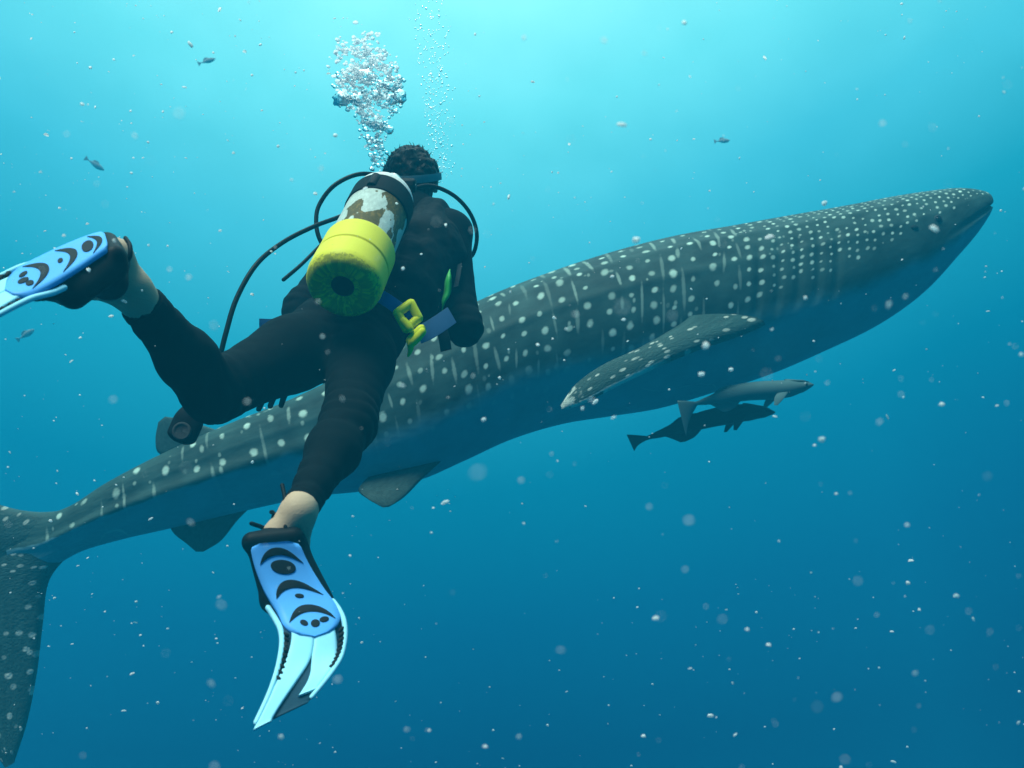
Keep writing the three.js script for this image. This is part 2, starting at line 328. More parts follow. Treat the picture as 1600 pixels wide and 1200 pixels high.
{
  // pectoral fin on this side, and its mate
  const lead = [V(1.3364, -4.5568, -3.5559), V(1.0671, -4.751, -3.4276), V(0.8184, -4.8926, -3.3453), V(0.6022, -5.0269, -3.2861), V(0.4115, -5.1598, -3.2298), V(0.2731, -5.2536, -3.1965), V(0.2011, -5.2842, -3.1781)];
  const trail = [V(0.8652, -4.5331, -3.4835), V(0.8033, -4.6922, -3.3896), V(0.6812, -4.8166, -3.3277), V(0.5384, -4.9357, -3.2718), V(0.3701, -5.0578, -3.2138), V(0.2569, -5.1697, -3.1807), V(0.1961, -5.2678, -3.1705)];
  const nrm = lead[2].clone().sub(trail[0]).cross(lead[4].clone().sub(trail[1])).normalize(); if (nrm.dot(SZ) < 0) nrm.negate();
  obj('pectoral_fin', finShape(lead, trail, 0.035, nrm), pectoralSkin, shark);
  const lift = (a) => a.map((p, i) => mirror(p).addScaledVector(SY, 0.05 * i));
  obj('pectoral_fin', finShape(lift(lead), lift(trail), 0.035, mirror(nrm.clone().add(SO)).sub(SO)), pectoralSkin, shark);
  // back fins
  obj('first_dorsal_fin', finShape([V(-0.2983, -4.5708, -3.6737), V(-0.4388, -4.513, -3.6306), V(-0.6245, -4.4735, -3.5892), V(-0.7927, -4.4739, -3.5671), V(-0.844, -4.4892, -3.5668)], [V(-0.8578, -4.8953, -3.7374), V(-0.9195, -4.828, -3.7007), V(-0.8859, -4.7403, -3.6679), V(-0.8716, -4.5955, -3.6083), V(-0.8619, -4.5021, -3.57)], 0.045, SZ), finSkin, shark);
  obj('second_dorsal_fin', finShape([V(-1.3519, -5.0947, -3.7566), V(-1.4543, -5.0673, -3.7314), V(-1.556, -5.0454, -3.7087), V(-1.6192, -5.0407, -3.6983)], [V(-1.5991, -5.2179, -3.7762), V(-1.6459, -5.1931, -3.7595), V(-1.6573, -5.1363, -3.7338), V(-1.6493, -5.0672, -3.7056)], 0.025, SZ), plainFin, shark);
  obj('anal_fin', finShape([V(-1.1818, -5.372, -3.8969), V(-1.2737, -5.4633, -3.9234), V(-1.3473, -5.5555, -3.9528), V(-1.4221, -5.6042, -3.9636)], [V(-1.5857, -5.4933, -3.8948), V(-1.5555, -5.5348, -3.9165), V(-1.497, -5.5752, -3.9414), V(-1.456, -5.6056, -3.9597)], 0.022, SZ), plainFin, shark);
  const pl = [V(-0.3264, -5.2314, -3.7753), V(-0.4094, -5.328, -3.7615), V(-0.4898, -5.4274, -3.7494), V(-0.5488, -5.4746, -3.7397)], pt = [V(-0.6596, -5.3159, -3.7671), V(-0.6947, -5.3898, -3.75), V(-0.6451, -5.44, -3.7341), V(-0.5768, -5.4785, -3.7376)];
  obj('pelvic_fin', finShape(pl, pt, 0.024, SZ), plainFin, shark);
  const up2 = (a) => a.map((p, i) => mirror(p).addScaledVector(SY, 0.03 * i));
  obj('pelvic_fin', finShape(up2(pl), up2(pt), 0.024, SZ), plainFin, shark);
  // tail fin: upper and lower lobe
  const tail = new THREE.Group(); tail.name = 'tail_fin'; shark.add(tail);
  obj('upper_lobe', finShape([V(-1.9848, -5.4497, -3.8235), V(-2.1486, -5.4705, -3.8106), V(-2.3136, -5.449, -3.7797), V(-2.6732, -5.324, -3.679), V(-3.0359, -5.1192, -3.5441), V(-3.2637, -4.934, -3.4353)], [V(-2.1067, -5.6921, -3.9103), V(-2.3199, -5.7393, -3.9021), V(-2.5103, -5.6949, -3.858), V(-2.7911, -5.4996, -3.738), V(-3.0499, -5.2516, -3.5984), V(-3.2749, -4.9533, -3.442)], 0.05, SZ), finSkin, tail);
  obj('lower_lobe', finShape([V(-1.996, -5.6275, -3.8975), V(-2.0816, -5.7433, -3.9353), V(-2.0997, -5.9251, -4.0101), V(-2.1113, -6.1171, -4.0901), V(-2.1405, -6.3194, -4.1721), V(-2.1829, -6.4744, -4.2323)], [V(-2.356, -5.6108, -3.8428), V(-2.4503, -5.7828, -3.9033), V(-2.4632, -5.9621, -3.9777), V(-2.4224, -6.1504, -4.063), V(-2.3428, -6.3359, -4.1523), V(-2.2183, -6.4948, -4.2362)], 0.045, SZ), finSkin, tail);
  // eyes
  for (const s of [1, -1]) {
    const p = sharkPoint(atLength(0.47), s * 1.3), g = new THREE.SphereGeometry(0.016, 20, 14); g.scale(1, 1, 0.8); g.translate(p.x, p.y, p.z);
    const e = obj('eye', g, std(rgb(0.008, 0.008, 0.009), 0.25), shark);
    const q = p.clone().addScaledVector(SZ, s * 0.001), ring = new THREE.TorusGeometry(0.017, 0.005, 8, 24); ring.lookAt(SZ); ring.translate(q.x, q.y, q.z); obj('eyelid', ring, std(rgb(0.05, 0.06, 0.06), 0.6), e);
    const w = sharkPoint(atLength(0.62), s * 1.3), sp = new THREE.SphereGeometry(0.016, 14, 10); sp.scale(1.3, 0.8, 0.6); sp.translate(w.x, w.y, w.z); obj('spiracle', sp, std(rgb(0.01, 0.012, 0.012), 0.7), shark);
  }
}

// ---------- remoras ----------
function remora(label, path, deep, wide, tailTop, tailBottom, m, pelvic, side) {
  const c = catmull(path), at = path[1].clone(), r = thing('remora', at, label, 'remora', 'remoras under the whale shark');
  const ax = path[path.length - 1].clone().sub(path[0]).normalize(), lat = SZ.clone().addScaledVector(ax, -SZ.dot(ax)).normalize(), up = lat.clone().cross(ax).normalize(); if (up.dot(SY) < 0) up.negate();
  const prof = [[0, 0.06, 0.1], [0.03, 0.3, 0.5], [0.1, 0.62, 0.85], [0.22, 0.92, 1], [0.36, 1, 0.95], [0.5, 0.93, 0.82], [0.65, 0.7, 0.6], [0.8, 0.4, 0.36], [0.92, 0.22, 0.2], [1, 0.2, 0.12]];
  const pr = (t, k) => { for (let i = 1; i < prof.length; i++) if (t <= prof[i][0]) return mix(prof[i - 1][k], prof[i][k], smooth(0, 1, (t - prof[i - 1][0]) / (prof[i][0] - prof[i - 1][0])) * 0.5 + 0.5 * (t - prof[i - 1][0]) / (prof[i][0] - prof[i - 1][0])); return prof[prof.length - 1][k]; };
  const rows = []; for (let i = 0; i <= 60; i++) { const t = i / 60, p = c.getPoint(t); rows.push(Array.from({ length: 28 }, (_, j) => { const a = j / 28 * Math.PI * 2; return p.clone().addScaledVector(up, Math.cos(a) * deep * pr(t, 1)).addScaledVector(lat, Math.sin(a) * wide * pr(t, 2)); })); }
  obj('body', skin(rows, { around: true, caps: true }), m, r);
  const end = c.getPoint(1), e2 = c.getPoint(0.93);
  obj('tail_fin', finShape([e2.clone().addScaledVector(up, deep * 0.15), e2.clone().lerp(tailTop, 0.5).addScaledVector(up, deep * 0.1), tailTop], [e2.clone().addScaledVector(up, -deep * 0.15), end.clone().lerp(tailBottom, 0.5), tailBottom], 0.006, lat), m, r);
  const P0 = (t, h) => c.getPoint(t).addScaledVector(up, deep * h);
  obj('anal_fin', finShape([P0(0.52, -0.8), P0(0.58, -1.45), P0(0.64, -1.6)], [P0(0.78, -0.3), P0(0.72, -0.85), P0(0.67, -1.5)], 0.006, lat), m, r);
  obj('dorsal_fin', finShape([P0(0.5, 0.8), P0(0.56, 0.95), P0(0.62, 1.02)], [P0(0.78, 0.3), P0(0.71, 0.6), P0(0.65, 0.98)], 0.006, lat), m, r);
  for (const s of [1, -1]) { const q = (t, h, w) => P0(t, h).addScaledVector(lat, s * wide * w); obj('pectoral_fin', finShape([q(0.24, -0.35, 0.8), q(0.29, -1.0, 1.3), q(0.345, -1.75, 1.6)], [q(0.31, -0.35, 0.8), q(0.345, -0.9, 1.25), q(0.365, -1.7, 1.6)], 0.005, lat), m, r); }
  const disc = []; for (let i = 0; i <= 12; i++) { const t = 0.03 + i / 12 * 0.2; disc.push([-1, -0.5, 0, 0.5, 1].map((k) => P0(t, pr(t, 1) * (1.04 - 0.22 * k * k)).addScaledVector(up, 0.003).addScaledVector(lat, k * wide * 0.7 * Math.sin(Math.PI * (0.12 + 0.76 * i / 12))))); }
  obj('suction_disc', skin(disc), m, r);
  for (const s of [1, -1]) { const p = P0(0.085, 0.1).addScaledVector(lat, s * wide * pr(0.085, 2) * 0.96), g = new THREE.SphereGeometry(0.007, 10, 8); g.translate(p.x, p.y, p.z); obj('eye', g, M.print, r); }
}
remora('dark slate remora swimming just below the belly of the whale shark', [V(1.3039, -4.9002, -3.9162), V(1.1367, -4.9127, -3.8994), V(0.9413, -4.9559, -3.8919), V(0.7477, -5.0215, -3.8941), V(0.6297, -5.0624, -3.8958)], 0.047, 0.042, V(0.5545, -5.0437, -3.8779), V(0.5909, -5.1157, -3.9133), std(rgb(0.02, 0.03, 0.04), 0.55), 0, 1);
remora('paler grey remora pressed against the belly of the whale shark', [V(1.3943, -4.9303, -3.5908), V(1.2521, -4.9581, -3.5838), V(1.0539, -4.9837, -3.5684), V(0.9025, -5.0252, -3.566), V(0.8184, -5.049, -3.5649)], 0.044, 0.04, V(0.7475, -5.0371, -3.5505), V(0.7851, -5.1845, -3.618), std(rgb(0.08, 0.15, 0.155), 0.5), 0, 1);

// ---------- small fish far off in the haze ----------
{
  const m = std(rgb(0.28, 0.34, 0.34), 0.6);  // paled so the fish fade out: distance haze put into the colour
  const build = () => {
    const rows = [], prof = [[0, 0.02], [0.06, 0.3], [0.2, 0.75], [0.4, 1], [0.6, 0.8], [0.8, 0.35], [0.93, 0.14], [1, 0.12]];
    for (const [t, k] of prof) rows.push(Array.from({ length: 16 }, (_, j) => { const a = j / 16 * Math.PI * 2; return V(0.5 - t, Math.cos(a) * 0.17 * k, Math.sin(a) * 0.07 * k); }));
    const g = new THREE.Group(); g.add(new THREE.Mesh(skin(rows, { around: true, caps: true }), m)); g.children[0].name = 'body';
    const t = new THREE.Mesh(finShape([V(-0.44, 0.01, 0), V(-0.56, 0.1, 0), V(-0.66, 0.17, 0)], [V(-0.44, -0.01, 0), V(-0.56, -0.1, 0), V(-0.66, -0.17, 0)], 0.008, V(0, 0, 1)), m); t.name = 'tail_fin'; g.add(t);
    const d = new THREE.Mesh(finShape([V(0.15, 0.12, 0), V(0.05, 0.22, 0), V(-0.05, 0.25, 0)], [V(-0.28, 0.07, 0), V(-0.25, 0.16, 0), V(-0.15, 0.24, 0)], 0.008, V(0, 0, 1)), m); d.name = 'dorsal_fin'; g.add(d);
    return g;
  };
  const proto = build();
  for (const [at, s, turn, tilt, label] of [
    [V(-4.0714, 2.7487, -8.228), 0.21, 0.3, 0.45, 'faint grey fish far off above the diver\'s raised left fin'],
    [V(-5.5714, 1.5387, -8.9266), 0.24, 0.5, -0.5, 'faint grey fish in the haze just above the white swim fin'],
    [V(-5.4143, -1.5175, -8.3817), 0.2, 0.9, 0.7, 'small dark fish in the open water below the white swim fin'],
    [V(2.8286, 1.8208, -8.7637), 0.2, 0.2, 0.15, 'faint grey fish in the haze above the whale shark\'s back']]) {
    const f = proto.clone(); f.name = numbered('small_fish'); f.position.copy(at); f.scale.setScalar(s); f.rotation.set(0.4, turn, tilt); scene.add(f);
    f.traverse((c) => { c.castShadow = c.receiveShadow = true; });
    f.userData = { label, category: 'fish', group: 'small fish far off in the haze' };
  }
}

// ---------- diver ----------
const J = {
  hipR: V(-0.4104, -5.6059, -2.105), hipL: V(-0.4964, -5.6294, -2.0954), waistR: V(-0.3484, -5.4362, -2.1917), waistL: V(-0.4513, -5.4028, -2.1956), chestR: V(-0.2706, -5.2135, -2.2825), chestL: V(-0.4144, -5.1508, -2.3156),
  shoulderR: V(-0.2051, -5.1073, -2.2905), shoulderL: V(-0.4826, -4.9902, -2.3384), neck: V(-0.3311, -4.9807, -2.356), neckTop: V(-0.3454, -4.8842, -2.3811), head: V(-0.3544, -4.8101, -2.3845),
  elbowR: V(-0.1464, -5.4642, -2.3118), wristR: V(-0.2743, -5.2365, -2.4459), elbowL: V(-0.6396, -5.4324, -2.2472), wristL: V(-0.6613, -5.6134, -2.2363),
  kneeR: V(-0.3916, -6.0048, -1.908), ankleR: V(-0.439, -6.3076, -1.7249), heelR: V(-0.4784, -6.3557, -1.7296), toeR: V(-0.4435, -6.4583, -1.8465),
  kneeL: V(-0.7156, -5.941, -1.8712), ankleL: V(-0.7932, -5.8997, -1.5125), heelL: V(-0.806, -5.8626, -1.4449), toeL: V(-0.8575, -5.9561, -1.418),
};
const L = (a, b, t) => a.clone().lerp(b, t);
const torsoBones = (x) => [
  [J.hipL, J.hipR, 0.098 + x, 0.098 + x], [J.hipR, J.waistR, 0.096 + x, 0.09 + x], [J.hipL, J.waistL, 0.096 + x, 0.09 + x], [J.waistL, J.waistR, 0.095 + x, 0.095 + x],
  [J.waistR, J.chestR, 0.09 + x, 0.1 + x], [J.waistL, J.chestL, 0.09 + x, 0.1 + x], [J.chestL, J.chestR, 0.105 + x, 0.105 + x], [J.chestR, J.shoulderR, 0.09 + x, 0.062 + x], [J.chestL, J.shoulderL, 0.09 + x, 0.062 + x], [J.neck, J.shoulderR, 0.065 + x, 0.058 + x], [J.neck, J.shoulderL, 0.065 + x, 0.058 + x]];
const limbBones = (x) => [
  [J.shoulderR, J.elbowR, 0.056 + x, 0.043 + x], [J.elbowR, J.wristR, 0.043 + x, 0.029 + x], [J.shoulderL, J.elbowL, 0.056 + x, 0.043 + x], [J.elbowL, J.wristL, 0.043 + x, 0.029 + x],
  [J.hipR, L(J.hipR, J.kneeR, 0.4), 0.092 + x, 0.08 + x], [L(J.hipR, J.kneeR, 0.4), J.kneeR, 0.08 + x, 0.056 + x], [J.kneeR, L(J.kneeR, J.ankleR, 0.35), 0.055 + x, 0.05 + x], [L(J.kneeR, J.ankleR, 0.35), L(J.kneeR, J.ankleR, 0.92), 0.05 + x, 0.029 + x],
  [J.hipL, L(J.hipL, J.kneeL, 0.4), 0.095 + x, 0.089 + x], [L(J.hipL, J.kneeL, 0.4), J.kneeL, 0.089 + x, 0.065 + x], [J.kneeL, L(J.kneeL, J.ankleL, 0.35), 0.062 + x, 0.056 + x], [L(J.kneeL, J.ankleL, 0.35), L(J.kneeL, J.ankleL, 0.85), 0.055 + x, 0.039 + x]];
const faceDir = V(-0.5037, -3.9882, -3.2263).sub(J.head).normalize(), headUp = (() => { const u = J.head.clone().sub(J.neckTop); return u.addScaledVector(faceDir, -u.dot(faceDir)).normalize(); })(), headSide = faceDir.clone().cross(headUp).normalize();
const onHead = (f, u, s) => J.head.clone().addScaledVector(faceDir, f).addScaledVector(headUp, u).addScaledVector(headSide, s);
const person = thing('person', J.hipR, 'scuba diver in a black wetsuit kicking upward beside the whale shark, seen from behind', 'person');
{
  const ends = [[L(J.kneeR, J.ankleR, 0.88), J.ankleR, 0.029, 0.028], [J.ankleR, J.heelR, 0.028, 0.024], [J.ankleR, J.toeR, 0.026, 0.02], [J.heelR, J.toeR, 0.024, 0.022], [L(J.kneeL, J.ankleL, 0.85), J.ankleL, 0.038, 0.034], [J.ankleL, J.heelL, 0.035, 0.03], [J.ankleL, J.toeL, 0.034, 0.026], [J.heelL, J.toeL, 0.028, 0.026], [J.neck, J.neckTop, 0.055, 0.052],
    [J.neckTop, onHead(0.01, 0, 0), 0.052, 0.07]];
  const bones = [...torsoBones(-0.012), ...limbBones(-0.006), ...ends];
  // head: skull, jaw, nose, brow, lips, ears on a finer grid
  const hb = [[onHead(-0.025, 0.03, 0), onHead(0.02, 0.03, 0), 0.085, 0.082], [onHead(0.03, -0.06, 0), onHead(0.055, -0.075, 0), 0.058, 0.042], [onHead(0.095, 0.02, 0), onHead(0.115, -0.02, 0), 0.01, 0.016], [onHead(0.088, -0.055, -0.02), onHead(0.088, -0.055, 0.02), 0.011, 0.011], [onHead(0.082, 0.035, -0.035), onHead(0.082, 0.035, 0.035), 0.016, 0.016],
    [onHead(-0.005, 0.02, 0.083), onHead(-0.012, -0.025, 0.082), 0.014, 0.009], [onHead(-0.005, 0.02, -0.083), onHead(-0.012, -0.025, -0.082), 0.014, 0.009], [J.neckTop, onHead(-0.01, -0.05, 0), 0.052, 0.055]];
  const g1 = surface(bonesField(bones, 0.03), ...boundsOf(bones, 0.03), 0.012), g2 = surface(bonesField(hb, 0.018), ...boundsOf(hb, 0.02), 0.005);
  const body = obj('body', mergeGeometries([g1, g2]), M.skinTone, person);
  for (const s of [1, -1]) { const p = onHead(0.082, 0.012, s * 0.032), g = new THREE.SphereGeometry(0.013, 14, 10); g.translate(p.x, p.y, p.z); obj('eye', g, std(rgb(0.6, 0.6, 0.58), 0.2), body); }
  // wetsuit, ending at the neck, the wrists and above the ankles
  const sb = [...torsoBones(0.004), ...limbBones(0.006), [J.neck, L(J.neck, J.neckTop, 0.6), 0.063, 0.06]], sf = bonesField(sb, 0.04);
  const folds = [[J.kneeR, J.hipR, 0.11], [J.kneeL, J.hipL, 0.11], [J.hipR, J.kneeR, 0.13], [J.hipL, J.kneeL, 0.13], [L(J.kneeR, J.ankleR, 0.8), J.kneeR, 0.07], [L(J.kneeL, J.ankleL, 0.8), J.kneeL, 0.07], [J.elbowR, J.shoulderR, 0.09], [J.elbowL, J.shoulderL, 0.09]].map(([a, b, w]) => [a, b.clone().sub(a).normalize(), w]);
  const crease = (x, y, z) => { let q = 0; for (const [a, d, w] of folds) { const px = x - a.x, py = y - a.y, pz = z - a.z, r2 = (px * px + py * py + pz * pz) / (w * w); if (r2 < 4) q += Math.exp(-r2) * (0.5 - Math.abs(Math.sin((px * d.x + py * d.y + pz * d.z) * 75 + 5 * fbm(x * 7, y * 7, z * 7, 2)))); } return 0.007 * q; };
  const wr = (x, y, z) => crease(x, y, z) + 0.005 * (fbm(x * 9, y * 22, z * 22, 3) - 0.5) + 0.0025 * (fbm(x * 40, y * 40, z * 40, 2) - 0.5);
  obj('wetsuit', surface((x, y, z) => { const q = sf(x, y, z); return q < 0.03 && q > -0.03 ? q + wr(x, y, z) : q; }, ...boundsOf(sb, 0.03), 0.011), M.neoprene, person);
  for (const [k, a, r, e] of [[J.kneeR, J.ankleR, 0.038, 0.07], [J.kneeL, J.ankleL, 0.047, 0]]) obj('leg_cuff', turned(L(k, a, 0.82 + e), L(k, a, 0.875 + e), [[0, r * 0.96], [0.1, r * 1.03], [0.9, r], [1, r * 0.93]], 28), M.neoprene, person);
  // gloves: palm, four fingers, thumb
  const glove = (wrist, dir, side, s) => {
    const n = dir.clone().cross(side).normalize(), at = (d, w, o) => wrist.clone().addScaledVector(dir, d).addScaledVector(side, w).addScaledVector(n, o), b = [];
    b.push([at(-0.05, 0, 0), at(0.01, 0, 0), 0.036, 0.03]);
    for (let i = 0; i < 4; i++) {
      const w = (i - 1.5) * 0.021, len = [0.068, 0.078, 0.072, 0.056][i], cu = [0.006, 0.012, 0.008, 0.016][i];
      b.push([at(0.02, w * 0.7, 0), at(0.092, w, 0), 0.017, 0.0125], [at(0.092, w, 0), at(0.092 + len * 0.5, w * 1.25, -cu), 0.0105, 0.0095], [at(0.092 + len * 0.5, w * 1.25, -cu), at(0.092 + len, w * 1.35, -cu * 3), 0.0095, 0.008]);
    }
    b.push([at(0.025, s * 0.025, 0), at(0.06, s * 0.062, -0.01), 0.016, 0.0125], [at(0.06, s * 0.062, -0.01), at(0.1, s * 0.078, -0.018), 0.0115, 0.009]);
    obj('glove', surface(bonesField(b, 0.008), ...boundsOf(b, 0.012), 0.004), M.neoprene, person);
  };
  glove(J.wristL, J.wristL.clone().sub(J.elbowL).addScaledVector(J.wristL.clone().sub(V(-0.6988, -5.6264, -2.2438)), -0.6).normalize(), V(-0.6095, -5.6062, -2.2552).sub(J.wristL).normalize(), 1);
  glove(J.wristR, V(-0.312, -5.0926, -2.5014).sub(J.wristR).normalize(), V(-0.2157, -5.2191, -2.459).sub(J.wristR).normalize(), -1);
  // hair: a cap with short drifting tufts
  const cap = [[onHead(-0.035, 0.035, 0), onHead(0.02, 0.055, 0), 0.094, 0.08], [onHead(-0.06, -0.03, 0), onHead(-0.045, 0.02, 0), 0.06, 0.08]], cf = bonesField(cap, 0.03);
  const parts = [surface((x, y, z) => cf(x, y, z) + 0.03 * (fbm(x * 38, y * 38, z * 38, 3) - 0.5), ...boundsOf(cap, 0.03), 0.006)];
  const strip = (g) => { g.deleteAttribute('uv'); return g; };
  for (let i = 0; i < 300; i++) {
    const d = V(rr(-1, 1), rr(-1, 1), rr(-1, 1)).normalize(); if (d.dot(faceDir) > 0.45 || d.dot(headUp) < -0.45) continue;
    const p = onHead(-0.02, 0.03, 0).addScaledVector(d, 0.088), dr = d.clone().multiplyScalar(0.6).add(V(rr(-0.6, 0.6), rr(0, 0.8), rr(-0.6, 0.6))).normalize();
    const l = rr(0.012, 0.032); parts.push(tube([p, p.clone().addScaledVector(dr, l * 0.5).addScaledVector(d, 0.004), p.clone().addScaledVector(dr, l)], rr(0.0015, 0.0035), { taper: 0.2, sides: 5, steps: 4 }));
  }
  obj('hair', mergeGeometries(parts.map(strip)), M.hair, person);
}

// ---------- scuba tank ----------
const TA = V(-0.4264, -5.6459, -1.8394), TB = V(-0.3724, -5.1829, -2.0224), TAX = TB.clone().sub(TA).normalize();
const tankAt = (t) => TA.clone().lerp(TB, t);
const tank = thing('scuba_tank', TA, 'scuba tank with peeling brown and white paint and yellow boot on the diver\'s back', 'scuba tank');
{
  const map = dataTexture(1024, 512, (u, v) => {
    const n = fbm(Math.cos(u * 6.283) * 2.2 + 4, Math.sin(u * 6.283) * 2.2 + 4, v * 5.5, 5), f = fbm(Math.cos(u * 6.283) * 16 + 40, Math.sin(u * 6.283) * 16 + 40, v * 34, 4);
    const brown = smooth(0.485, 0.51, n + 0.06 * (f - 0.5)), rust = smooth(0.5, 0.7, f);
    const w = [0.5, 0.58, 0.52].map((c) => c * (0.72 + 0.5 * f)), b = [mix(0.09, 0.17, rust), mix(0.065, 0.11, rust), mix(0.012, 0.02, rust)];
    const top = smooth(0.895, 0.9, v);
    return [0, 1, 2].map((k) => mix(mix(w[k], b[k], brown), [0.72, 0.75, 0.72][k] * (0.9 + 0.2 * f), top));
  }, true);
  const r = 0.089, prof = [[0.02, r], [0.9, r]];
  for (let i = 1; i <= 12; i++) { const a = i / 12 * Math.PI / 2; prof.push([0.9 + 0.14 * Math.sin(a), 0.022 + (r - 0.022) * Math.cos(a)]); }
  obj('cylinder', turned(TA, TB, prof, 72), std(rgb(1, 1, 1), 0.5, { map, bumpMap: grain, bumpScale: 0.001 }), tank);
  const grime = dataTexture(512, 256, (u, v) => { const q = v > 0.5 ? v - 1 : v, n = fbm(Math.cos(u * 6.283) * 9 + 20, Math.sin(u * 6.283) * 9 + 20, q * 110, 4), h = hash3(u * 512 | 0, v * 256 | 0, 3), k = smooth(0.42, 0.62, n + 0.25 * (h - 0.5) + 0.1 * (1 - smooth(-0.05, 0.0, q)) - 0.35 * smooth(-0.02, 0.03, q)) * 0.6; return [mix(0.78, 0.1, k), mix(0.72, 0.12, k), mix(0.05, 0.025, k)]; }, true);
  const bootMat = std(rgb(1, 1, 1), 0.5, { map: grime });
  const R = 0.0955, k = 0.506;   // boot: rounded bottom, groove, straight collar
  obj('boot', turned(TA, TB, [[-0.02, 0.03], [-0.03, 0.033], [-0.028, 0.04], [-0.05, 0.055], [-0.05, 0.07], [-0.04, 0.083], [-0.02, 0.092], [0.0, 0.0965], [0.03, 0.0985], [0.145, 0.0985], [0.152, 0.0965], [0.155, 0.0935], [0.163, 0.0935], [0.166, 0.0965], [0.172, 0.098], [0.325, 0.098], [0.335, 0.0965], [0.34, 0.093], [0.34, 0.0885]], 72), bootMat, tank);
  obj('boot_drain', turned(TA, TB, [[-0.02, 0.001], [-0.02, 0.034]], 32), M.rubber, tank);
  obj('valve', turned(tankAt(1.03), tankAt(1.2), [[0, 0.001], [0, 0.02], [0.3, 0.02], [0.32, 0.027], [0.9, 0.027], [1, 0.018], [1, 0.001]], 24), M.chrome, tank);
  const side = J.shoulderR.clone().sub(J.shoulderL); side.addScaledVector(TAX, -side.dot(TAX)).normalize();
  const kn = tankAt(1.13); obj('valve_knob', turned(kn.clone().addScaledVector(side, 0.03), kn.clone().addScaledVector(side, 0.075), [[0, 0.001], [0, 0.018], [0.15, 0.021], [0.85, 0.021], [1, 0.017], [1, 0.001]], 24, (a) => 1 + 0.06 * Math.cos(a * 8)), M.rubber, tank);
}

// ---------- buoyancy vest ----------
const vest = thing('buoyancy_vest', J.chestR, 'black buoyancy vest strapped round the diver with a band holding the tank', 'dive vest');
const backDir = (() => { const d = tankAt(0.6).sub(L(J.chestL, J.chestR, 0.5)); return d.addScaledVector(TAX, -d.dot(TAX)).normalize(); })();
{
  const wR = L(J.hipR, J.waistR, 0.62), wL = L(J.hipL, J.waistL, 0.62), o = (p, k) => p.clone().addScaledVector(backDir, k);
  const b = [[wR, J.waistR, 0.105, 0.115], [wL, J.waistL, 0.105, 0.11], [J.waistR, J.chestR, 0.115, 0.118], [J.waistL, J.chestL, 0.11, 0.115], [J.waistL, J.waistR, 0.11, 0.115], [J.chestL, J.chestR, 0.12, 0.122],
    [o(J.waistR, 0.035), o(J.chestR, 0.04), 0.085, 0.095], [o(J.waistL, 0.03), o(J.chestL, 0.04), 0.08, 0.09], [J.chestR, L(J.shoulderR, J.neck, 0.3), 0.1, 0.072], [J.chestL, L(J.shoulderL, J.neck, 0.3), 0.1, 0.07], [o(J.chestR, 0.05), o(L(J.shoulderR, J.neck, 0.45), 0.045), 0.08, 0.055]];
  const f = bonesField(b, 0.025);
  obj('bladder', surface((x, y, z) => { const q = f(x, y, z); return Math.abs(q) < 0.05 ? q + 0.022 * (fbm(x * 11, y * 17, z * 13, 4) - 0.5) - 0.006 * Math.abs(Math.sin(x * 40 + 3 * fbm(x * 8, y * 8, z * 8, 2))) : q; }, ...boundsOf(b, 0.05), 0.01), M.nylon, vest);
  // band round the tank with its cam buckle
  obj('tank_band', turned(tankAt(0.72), tankAt(0.885), [[0, 0.0895], [0.03, 0.0935], [0.97, 0.0935], [1, 0.0895]], 64), M.nylon, vest);
  const cb = tankAt(0.8), bs = backDir.clone(); obj('cam_buckle', turned(cb.clone().addScaledVector(bs, 0.088).addScaledVector(TAX, -0.03), cb.clone().addScaledVector(bs, 0.088).addScaledVector(TAX, 0.03), [[0, 0.001], [0, 0.015], [1, 0.015], [1, 0.001]], 12), M.rubber, vest);
  // hanging straps and tags on the right side
  const wide = [V(0.3, 0.2, 1), V(0.3, 0.2, 1)];
  obj('hanging_strap', ribbon([V(-0.209, -5.5301, -2.2229), V(-0.2006, -5.5603, -2.2287), V(-0.195, -5.5898, -2.2458)], [V(1, 0.1, 0.2), V(1, 0.1, 0.2), V(1, 0.1, 0.3)], 0.034, 0.006), M.nylon, vest);
  obj('grey_panel', ribbon([V(-0.1634, -5.2805, -2.2289), V(-0.1662, -5.3237, -2.2307), V(-0.1735, -5.3605, -2.2404)], [V(1, 0.3, 0.2), V(1, 0.3, 0.2), V(1, 0.2, 0.2)], 0.016, 0.003), M.neopreneGrey, vest);
  const gp = [[704, 422], [708, 440], [706, 458], [700, 476], [692, 484], [689, 470], [690, 450], [697, 434]];
}
{
  const t = thing('green_tag', V(-0.1986, -5.4028, -2.1956), 'bright green leaf-shaped pocket flap beside the diver\'s right elbow', 'tag');
  const c = [V(-0.1885, -5.3388, -2.1817), V(-0.1921, -5.3888, -2.1759), V(-0.1972, -5.4312, -2.1889), V(-0.2087, -5.471, -2.2118)], wd = [0.004, 0.026, 0.024, 0.003], cc = catmull(c), rows = [];
  for (let i = 0; i <= 20; i++) { const u = i / 20, p = cc.getPoint(u), q = u * 3, k = Math.min(2, q | 0), w = mix(wd[k], wd[k + 1], smooth(0, 1, q - k)), s = V(1, 0.15, 0.35 + 0.2 * Math.sin(u * 7)).normalize(), n = V(-0.3, 0.3, 1).normalize();
    rows.push([[-1, 0], [0, 1], [1, 0], [0, -1]].map(([a, b]) => p.clone().addScaledVector(s, a * w / 2).addScaledVector(n, b * 0.002 + 0.004 * Math.sin(u * 9)))); }
  obj('flap', skin(rows, { around: true, caps: true }), M.green, t);
}

